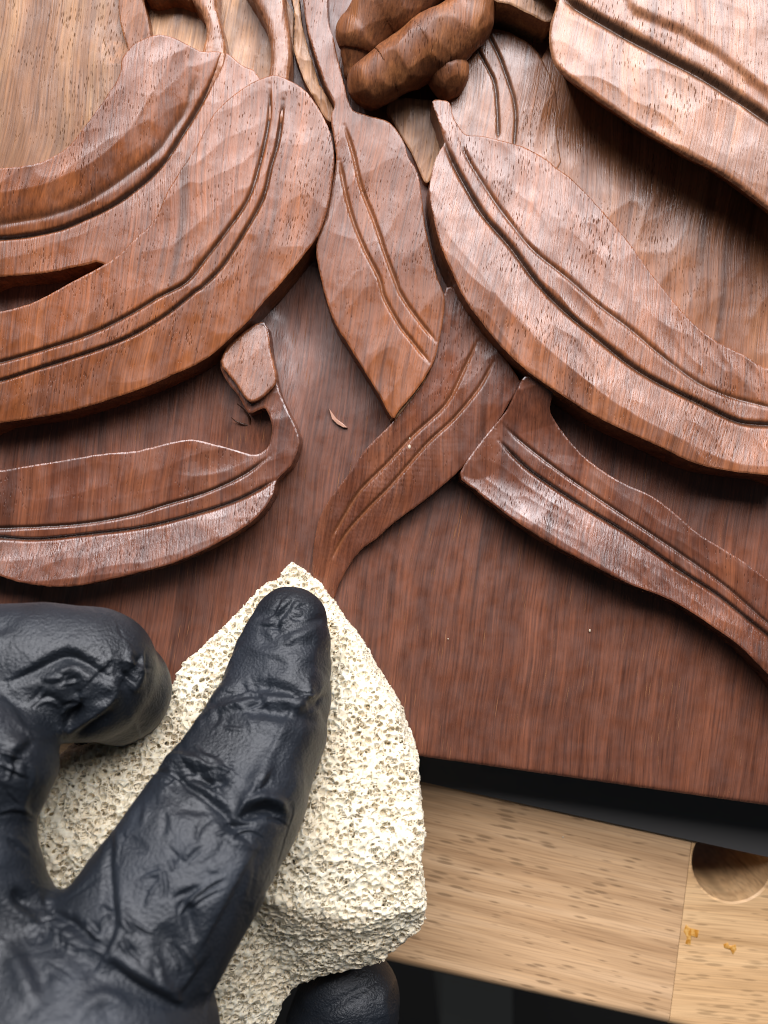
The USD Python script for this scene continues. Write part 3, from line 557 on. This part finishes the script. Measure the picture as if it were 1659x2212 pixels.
def build_sponge():
    h = .27
    O = np.array([F(*p) for p in sp_out])
    lo2, hi2 = O.min(0) - 1.5, O.max(0) + 1.5
    yb = F(0, 2290, 20)[1]
    xs = np.arange(lo2[0], hi2[0], h); ys = np.arange(yb, hi2[1], h); zs = np.arange(-3.5, 33, h)
    X, Y = np.meshgrid(xs, ys, indexing='ij'); P = np.column_stack([X.ravel(), Y.ravel()])
    dd, _, _ = seg_dist(P, np.vstack([O, O[:1]]))
    d2 = np.where(shapely.contains_xy(Polygon(O), P[:, 0], P[:, 1]), -dd, dd)
    ytip = F(0, 1216, 4)[1]
    t = (ytip - P[:, 1])
    top = 5.5 + np.clip(t * .40, 0, 21) + 1.2 * n2(P, 18, 2)
    # the lower end bends down: crease, then the end face
    cr = FP([(330, 2300), (430, 2050), (490, 1905), (540, 1908), (600, 1938), (672, 1962), (720, 1968), (787, 1975), (840, 1962), (930, 1944), (1000, 1930)], 25)
    dc, sc, _ = seg_dist(P, cr)
    over = np.where(sc < 0, dc, 0)
    low = np.clip((F(0, 1930, 25)[1] - P[:, 1]), 0, 30)
    endf = over
    top = top - .6 * np.maximum(endf - .3, 0)
    fl = FP([(622, 1366), (592, 1520), (497, 1730), (402, 1880)], 25); fd, _, ft = seg_dist(P, fl)
    top = top - 2.6 * np.exp(-(np.maximum(fd - 8.5 - 4 * ft, 0) / 2.6) ** 2)          # pressed in round the finger
    bot = .15 + np.clip((t - 43) * .24, 0, 9)
    Z = zs[None, :]
    S = np.maximum(np.maximum(d2[:, None], (Z - top[:, None]) * .85), bot[:, None] - Z)
    # soften the rim where top and side meet
    a = np.maximum(d2[:, None] + .6, 0); b = np.maximum((Z - top[:, None]) * .85 + .6, 0)
    S = np.maximum(S, np.hypot(a, b) - .6)
    S = S.reshape(len(xs), len(ys), len(zs)).astype(np.float32)
    under = (bot[:, None] - Z).reshape(S.shape) > S - .02
    band = np.argwhere((S > -2.5) & (S < .75) & ~under)
    Q = band * h + np.array([xs[0], ys[0], zs[0]])
    s = S[tuple(band.T)]
    s = s + 1.3 * (fbm(Q / 1.2, 2, 3) - .5) + .6 * (noise(Q / 4.0, 9) - .5)
    rng = np.random.default_rng(4)
    lo, hi = Q.min(0) - 1, Q.max(0) + 1
    vol = np.prod(hi - lo); gg = np.stack(np.meshgrid(*[np.arange(lo[k], hi[k], 1.22) for k in range(3)], indexing='ij'), -1).reshape(-1, 3)
    C = gg + rng.uniform(-.56, .56, gg.shape)
    kk = cKDTree(C)
    # thin out to leave some larger cells
    near = kk.query(C, k=2)[0][:, 1]; C = C[(near > .35) & ((rng.random(len(C)) > .28) | (noise(C / 5.0, 12) < .42))]
    Qs = Q.copy(); Qs = Qs + .35 * (np.stack([noise(Q / .8, 1), noise(Q / .8, 2), noise(Q / .8, 3)], 1) - .5)
    D, _ = cKDTree(C).query(Qs, k=2, workers=-1)
    wall = (D[:, 1] - D[:, 0]) / 2 - (.035 + .12 * noise(Q / 1.6, 8))
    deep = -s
    foam = np.minimum(wall, 1.0 - deep)
    out = np.maximum(s, foam)
    S2 = np.where(S < 0, -1.0, 1.0).astype(np.float32)
    S2[tuple(band.T)] = out
    S2[0], S2[-1], S2[:, 0], S2[:, -1], S2[:, :, 0], S2[:, :, -1] = 1, 1, 1, 1, 1, 1
    V, Fc = surface_nets(S2, np.array([xs[0], ys[0], zs[0]]), h)
    dp = np.zeros(S.shape, np.float32); dp[tuple(band.T)] = deep
    ii = np.clip(np.round((V - [xs[0], ys[0], zs[0]]) / h).astype(int), 0, np.array(S.shape) - 1)
    dv = dp[tuple(ii.T)]
    # keep the largest piece
    from scipy.sparse import coo_matrix
    from scipy.sparse.csgraph import connected_components
    _, lab = connected_components(coo_matrix((np.ones(len(Fc)), (Fc[:, 0], Fc[:, 1])), shape=(len(V), len(V))), directed=False)
    big = np.bincount(lab).argmax(); keep = lab == big
    re = np.cumsum(keep) - 1; Fc = re[Fc[keep[Fc].all(1)]]; V, dv = V[keep], dv[keep]
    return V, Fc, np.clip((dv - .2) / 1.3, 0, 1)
sV, sF, sD = build_sponge()
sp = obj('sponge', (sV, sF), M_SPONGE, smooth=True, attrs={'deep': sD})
tag(sp, 'cream open-pored foam sponge held by the gloved hand against the board', 'sponge')

# ------------------------------------------------------------------ gloved hand
M_GLOVE = mat('black_rubber_glove', {'geo': ('geometry', {}),
    'n1': ('noise_texture', {'scale': 1900.0, 'detail': 3.0, 'roughness': .55}), 'n2': ('noise_texture', {'scale': 220.0, 'detail': 3.0}), 'n3': ('noise_texture', {'scale': 60.0, 'detail': 3.0}),
    'c': ('rgb_ramp', {'ramp': [(.35, (.005, .0065, .009)), (.6, (.008, .0105, .015)), (.8, (.015, .019, .026))]}),
    'b1': ('bump', {'strength': .7, 'distance': .00032}), 'b2': ('bump', {'strength': .4, 'distance': .0003}),
    'r': ('map_range', {'from_min': .3, 'from_max': .7, 'to_min': .40, 'to_max': .54, 'clamp': True}),
    'p': ('principled_bsdf', {'specular_ior_level': .38})},
    [('geo.position', 'n1.vector'), ('geo.position', 'n2.vector'), ('geo.position', 'n3.vector'), ('n3.fac', 'c.fac'), ('c.color', 'p.base_color'),
     ('n2.fac', 'b2.height'), ('n1.fac', 'b1.height'), ('b2.normal', 'b1.normal'), ('b1.normal', 'p.normal'), ('n3.fac', 'r.value'), ('r.result', 'p.roughness')])

chains = [
    [(626, 1348, 17.8, 7.6), (616, 1400, 19.5, 9.0), (605, 1450, 21, 9.8), (592, 1520, 24, 10.6), (562, 1600, 28, 11.9), (497, 1730, 34, 13.6), (402, 1880, 42, 14.2), (285, 2060, 48, 15), (150, 2300, 52, 24), (60, 2600, 50, 36)],
    [(-30, 1655, 46, 11.5), (-60, 1760, 48, 10.0), (-72, 1860, 50, 11.0), (-60, 2010, 50, 13.5), (0, 2200, 50, 19), (60, 2600, 50, 36)],
    [(-190, 1500, 30, 14), (-60, 1462, 31, 13.6), (90, 1450, 31, 12.8), (195, 1455, 30, 12.5), (256, 1492, 23, 10.2), (268, 1512, 13, 9.5), (225, 1545, 8, 8)],
    [(-190, 1500, 30, 14), (-200, 1800, 40, 14), (-120, 2200, 48, 18)],
    [(40, 2225, 47, 15), (120, 2300, 48, 24), (160, 2500, 48, 30)],
    [(752, 2160, 0, 11.6), (742, 2215, 0, 12.6), (690, 2400, 4, 13.5), (520, 2640, 20, 18), (60, 2600, 50, 36)],
]
def smin(a, b, k):
    hh = np.maximum(k - np.abs(a - b), 0) / k
    return np.minimum(a, b) - hh * hh * k * .25
def build_hand():
    h = .74
    lo = np.array([*F(-190, 2420, 30), -16.0]); hi = np.array([*F(900, 1200, 10), 76.0])
    ax = [np.arange(lo[k], hi[k], h) for k in range(3)]
    shp = tuple(len(a) for a in ax)
    Pn = np.stack(np.meshgrid(*ax, indexing='ij'), -1).reshape(-1, 3).astype(np.float32)
    S = np.full(len(Pn), 1e3, np.float32)
    for ci, ch in enumerate(chains):
        C = np.array([(*F(p[0], p[1], p[2]), p[2]) for p in ch]); R = np.array([p[3] for p in ch])
        Sc = np.full(len(Pn), 1e3, np.float32)
        for i in range(len(C) - 1):
            a, b = C[i], C[i + 1]; ab = b - a
            t = np.clip(((Pn - a) @ ab) / (ab @ ab), 0, 1).astype(np.float32)
            dv = Pn - a - t[:, None] * ab
            if ci == 0:             # thin rubber stretched over the finger: a boxy section, its broad face turned up and to the left
                ax_ = ab / np.linalg.norm(ab); u_ = np.cross(ax_, [0, 0, 1.0]); u_ /= np.linalg.norm(u_); w_ = np.cross(u_, ax_)
                th = -.42; u2 = u_ * math.cos(th) + w_ * math.sin(th); w2 = -u_ * math.sin(th) + w_ * math.cos(th)
                q1, q2, q3 = np.abs(dv @ u2), np.abs(dv @ w2) * 1.1, np.abs(dv @ ax_)
                dist = (q1 ** 3.4 + q2 ** 3.4 + q3 ** 3.4) ** (1 / 3.4)
                bw = np.array([.1, .5, .8, .8, .8, .75, .6, .3, .05, 0.0]); wt = bw[i] + t * (bw[i + 1] - bw[i])
                dist = dist * wt + (1 - wt) * np.linalg.norm(dv, axis=1)
                Sc = np.minimum(Sc, dist - (1 - .055 * wt) * (R[i] + t * (R[i + 1] - R[i])))
            else:
                Sc = np.minimum(Sc, np.linalg.norm(dv, axis=1) - (R[i] + t * (R[i + 1] - R[i])))
        S = smin(S, Sc, 4.0)
    S = S.reshape(shp)
    S[0], S[-1], S[:, 0], S[:, -1], S[:, :, 0], S[:, :, -1] = 1, 1, 1, 1, 1, 1
    V, Fc = surface_nets(S, lo, h)
    m = trimesh.Trimesh(V, Fc, process=False)
    trimesh.smoothing.filter_taubin(m, iterations=8)
    V = np.array(m.vertices); UV0 = uv_of(V)
    # refine what the camera sees closely
    m = trimesh.Trimesh(V, Fc, process=False)
    tc = uv_of(V[Fc].mean(1))
    vis = np.where((tc[:, 0] > -40) & (tc[:, 1] < 2260))[0]
    V, Fc = trimesh.remesh.subdivide(V, Fc, face_index=vis)
    tc = uv_of(V[Fc].mean(1)); fn_ = np.cross(V[Fc[:, 1]] - V[Fc[:, 0]], V[Fc[:, 2]] - V[Fc[:, 0]])[:, 2]
    vis = np.where((tc[:, 0] > -20) & (tc[:, 1] < 2240) & (fn_ > 0))[0]
    V, Fc = trimesh.remesh.subdivide(V, Fc, face_index=vis)
    m = trimesh.Trimesh(V, Fc, process=False)
    N = np.array(m.vertex_normals); V = np.array(m.vertices)
    UV = uv_of(V); up = np.clip(N[:, 2] * 1.6 + .35, 0, 1)
    c7 = lambda L: np.array([(.48 * a, 1194.5 + .48 * b) for a, b in L])
    c6 = lambda L: np.array([(.28 * a, 1261 + .28 * b) for a, b in L])
    D = np.zeros(len(V))
    def stroke(L, amp, w, asym=0.0):
        L = smooth_line(L, 4)
        lo_, hi_ = L.min(0) - 4 * w, L.max(0) + 4 * w
        k = np.where(((UV > lo_) & (UV < hi_)).all(1))[0]
        if not len(k): return
        d_, s_, t = seg_dist(UV[k], L)
        sn = np.sin(np.pi * np.clip(t, .02, .98)); ww = 1.5 * w * (.55 + .45 * sn) * np.where(s_ > 0, 1 + asym, 1 - asym)
        D[k] += amp * np.exp(-(d_ / ww) ** 2) * sn ** .8 * up[k]
    S7 = [  # (line, height mm, width in the picture's units, lopsidedness)
        ([(930, 700), (1000, 655), (1100, 615), (1230, 605), (1340, 640), (1385, 660)], -1.5, 13, .2),
        ([(900, 745), (1000, 690), (1100, 665), (1230, 655), (1340, 680), (1385, 640), (1390, 560)], 1.2, 12, 0),
        ([(1060, 700), (1200, 710), (1330, 730), (1440, 755), (1500, 765)], -1.3, 14, 0),
        ([(1000, 780), (1120, 760), (1300, 790)], .7, 20, 0),
        ([(690, 945), (760, 925), (860, 935), (980, 975), (1070, 1010)], 1.3, 13, .3),
        ([(760, 985), (860, 985), (960, 1020), (1040, 1070)], -1.5, 14, 0),
        ([(1050, 1180), (1110, 1130), (1190, 1105), (1260, 1130), (1285, 1180)], 1.6, 10, 0),
        ([(1080, 1200), (1140, 1165), (1210, 1155), (1255, 1190), (1265, 1230)], -2.0, 11, 0),
        ([(1230, 880), (1190, 960), (1150, 1060), (1060, 1130)], .9, 14, 0),
        ([(1385, 560), (1375, 640), (1300, 740), (1240, 860), (1200, 930)], .7, 9, -.3),
        ([(760, 970), (830, 1040), (910, 1090), (1000, 1160), (1060, 1235), (1140, 1320)], -.9, 7, 0),
        ([(800, 960), (870, 1030), (960, 1085), (1040, 1150)], .6, 9, 0),
        ([(505, 1240), (490, 1400), (495, 1550), (515, 1680), (470, 1790), (400, 1900)], -1.0, 8, 0),
        ([(540, 1500), (550, 1660), (500, 1800), (430, 1920)], .9, 14, 0),
        ([(230, 1610), (320, 1670), (430, 1765)], -1.0, 9, 0), ([(200, 1660), (300, 1730), (400, 1800)], .7, 14, 0),
        ([(820, 1520), (850, 1640), (885, 1760)], -.9, 11, 0), ([(470, 1830), (580, 1930), (700, 2000), (830, 2060)], -1.1, 11, 0),
        ([(500, 1800), (620, 1880), (740, 1960), (830, 2030)], 1.0, 13, 0), ([(700, 1680), (760, 1760), (740, 1860)], -.9, 22, 0),
        ([(1240, 300), (1250, 360), (1330, 340), (1410, 310), (1480, 280)], -.7, 9, 0), ([(1270, 380), (1350, 360), (1440, 320)], .5, 10, 0),
        ([(1240, 250), (1245, 330), (1260, 370)], -.5, 7, 0), ([(1020, 500), (1120, 480), (1250, 430), (1330, 360)], .4, 12, 0),
        ([(1180, 1330), (1130, 1320), (1040, 1290), (960, 1200)], .5, 8, 0), ([(880, 1300), (900, 1230), (960, 1190)], -.5, 6, 0),
        ([(20, 1560), (100, 1640), (190, 1690)], .6, 10, 0), ([(60, 1500), (130, 1580), (200, 1600)], -.8, 9, 0),
        ([(100, 2100), (180, 2000), (170, 1900), (120, 1800)], -.7, 16, 0), ([(0, 1760), (80, 1850), (150, 1990), (190, 2110)], .8, 18, 0),
        ([(330, 2110), (400, 2030), (480, 2000), (600, 2060)], .7, 13, 0), ([(880, 1800), (930, 1700), (1000, 1560), (1090, 1400), (1160, 1330)], .8, 13, -.4),
        # curled finger
    ]
    for L, a, w, s_ in S7: stroke(c7(L), a, w, s_)
    S6 = [([(60, 770), (250, 690), (430, 590), (540, 560), (700, 640), (880, 760)], -2.2, 13, .25), ([(40, 800), (240, 730), (420, 640), (560, 620), (760, 720), (880, 790)], 1.0, 16, 0),
          ([(980, 470), (1000, 600), (950, 700), (880, 790), (840, 930), (600, 1090), (420, 1160)], 1.3, 11, 0), ([(1040, 620), (960, 700), (900, 810)], -1.4, 13, 0),
          ([(1060, 620), (1080, 700), (1020, 860)], .7, 8, 0), ([(640, 930), (590, 1010), (500, 1140)], -2.0, 9, 0), ([(590, 660), (560, 800), (600, 910), (640, 900)], -.9, 12, 0), ([(480, 700), (500, 850), (540, 920)], .7, 16, 0),
          ([(900, 860), (820, 1000), (700, 1100), (560, 1190)], -1.2, 9, 0),
          ([(0, 880), (100, 960), (200, 1090), (380, 1190), (410, 1300)], 1.0, 9, 0), ([(0, 860), (120, 930), (230, 1070), (390, 1150)], -1.5, 12, 0),
          ([(40, 1380), (130, 1260), (220, 1180)], .8, 14, 0), ([(60, 1420), (170, 1290), (260, 1230)], -.6, 9, 0)]
    for L, a, w, s_ in S6: stroke(c6(L), a, w, s_)
    for L, a, w in (([(640, 2180), (700, 2130), (780, 2090)], .6, 10), ([(660, 2210), (740, 2160), (830, 2110)], -.6, 9), ([(860, 2100), (830, 2160), (840, 2230)], .5, 9)): stroke(np.array(L, float), a, w)
    rng = np.random.default_rng(9)
    for (jx, jy, sx, sy, ang0, nn) in ((545, 1515, 70, 45, .25, 16), (440, 1665, 90, 50, .35, 18), (545, 1760, 60, 45, -.5, 9), (600, 1340, 50, 40, -.4, 7), (250, 2030, 120, 70, .9, 14), (130, 1985, 80, 60, 2.3, 10), (150, 1480, 110, 50, -.3, 12), (290, 1450, 40, 50, 1.3, 8), (20, 1690, 50, 90, .7, 10), (380, 1900, 110, 90, -1.0, 12)):
        for _ in range(nn):            # fans of sharp little stretch creases round the joints
            u, v = rng.normal(jx, sx * .6), rng.normal(jy, sy * .6); a = ang0 + rng.normal(0, .45); l = rng.uniform(25, 85); cu = rng.normal(0, .5)
            L = np.array([(u + math.cos(a + cu * q) * l * (q - .5), v + math.sin(a + cu * q) * l * (q - .5)) for q in np.linspace(0, 1, 5)])
            am = rng.uniform(.18, .5) * rng.choice([-1, 1]); wd = rng.uniform(2.6, 5.5)
            stroke(L, am, wd); stroke(L + [2.2 * wd * math.sin(a), -2.2 * wd * math.cos(a)], -.7 * am, wd * 1.4)
    for _ in range(130):               # small random creases of thin rubber
        u, v = rng.uniform(-60, 640), rng.uniform(1300, 2260)
        a = rng.normal(.9, .8); l = rng.uniform(25, 80)
        cu = rng.normal(0, .35)
        L = np.array([(u + math.cos(a + cu * q) * l * q, v + math.sin(a + cu * q) * l * q) for q in np.linspace(0, 1, 5)])
        stroke(L, rng.normal(0, .16), rng.uniform(5, 11))
    warp = V + 2.2 * np.stack([fbm(V / 6.0, 2, 21), fbm(V / 6.0, 2, 22), fbm(V / 6.0, 2, 23)], 1)
    for sc_, am, wd, sd in ((15.0, .42, .028, 31), (6.5, .10, .040, 33)):
        fn = fbm(warp / sc_, 2, sd); msk = np.clip((noise(V / 10.0, sd + 5) - .45) * 3.5, 0, 1)
        x = (fn - .5) / wd
        D += am * msk * up * (-np.exp(-x * x) + .75 * np.exp(-(x - 1.9) ** 2 / 1.6))
    D += .6 * (fbm(V / 9.0, 2, 2) - .5) + .10 * (fbm(V / 2.3, 2, 5) - .5)
    V = V + N * D[:, None]
    return V, Fc
hV, hF = build_hand()
hand = new_thing('gloved_hand', 'left hand in a black rubber glove, forefinger pressing the sponge onto the board', 'hand', (0, -40, 0))
obj('glove', (hV, hF), M_GLOVE, hand, smooth=True)

# ------------------------------------------------------------------ specks and glue marks
rng = np.random.default_rng(77)
M_SPECK = mat('pale_speck', {'p': ('principled_bsdf', {'base_color': (.40, .34, .25), 'roughness': .7})}, [])
M_GLUE = mat('amber_glue', {'geo': ('geometry', {}), 'n': ('noise_texture', {'scale': 900.0}), 'c': ('rgb_ramp', {'ramp': [(.4, (.36, .15, .02)), (.65, (.55, .32, .10))]}), 'p': ('principled_bsdf', {'roughness': .2})}, [('geo.position', 'n.vector'), ('n.fac', 'c.fac'), ('c.color', 'p.base_color')])
def speck(u, v, z, r, label, stretch=1.0):
    r *= .75; m = trimesh.creation.icosphere(1, r); V = np.array(m.vertices); V *= [1, stretch, .6]; V *= (1 + .5 * (rng.random((len(V), 1)) - .5))
    x, y = F(u, v, z); o = obj('crumb', (V + [x, y, z + r * .3], np.array(m.faces)), M_SPECK, smooth=True); tag(o, label, 'crumb', None)
speck(1083, 648, 9.9, .45, 'pale crumb lying on the large right leaf left of its deep vein', 2.0)
speck(884, 965, 5.9, .38, 'pale crumb caught between the veins of the twisting leaf, largest there', 1.7)
speck(885, 947, 5.9, .22, 'tiny pale crumb just above the larger one on the twisting leaf')
speck(1274, 1362, .3, .28, 'pale crumb on the flat dark board right of the sponge tip', 1.5)
speck(968, 1380, .3, .2, 'tiny pale crumb on the flat dark board nearest the sponge')
speck(1216, 1808, -19.9, .25, 'white crumb on the oak bench left of the dog hole')
glue_blobs = [([(1476, 2012), (1482, 1996), (1490, 2004), (1512, 2010), (1508, 2026), (1494, 2022), (1492, 2044), (1480, 2040), (1484, 2026)], 'amber glue drip beside the plank joint, the larger left one'),
              ([(1562, 2040), (1572, 2036), (1576, 2044), (1590, 2040), (1592, 2052), (1584, 2064), (1578, 2052), (1564, 2048)], 'amber glue drip to the right of the other, under the dog hole')]
for pts, lab in glue_blobs:
    P = FP(pts, BZ + .1); n = len(P); c = P.mean(0)
    Q = np.vstack([np.column_stack([P, np.full(n, BZ - .05)]), np.column_stack([P * .85 + c * .15, np.full(n, BZ + .12)]), [[*c, BZ + .14]]])
    i = np.arange(n); j = (i + 1) % n
    Fc = np.vstack([np.column_stack([i, j, n + j]), np.column_stack([i, n + j, n + i]), np.column_stack([n + i, n + j, np.full(n, 2 * n)])])[:, ::-1]
    tag(obj('glue_spot', (Q, Fc), M_GLUE, smooth=True), lab, 'glue spot')
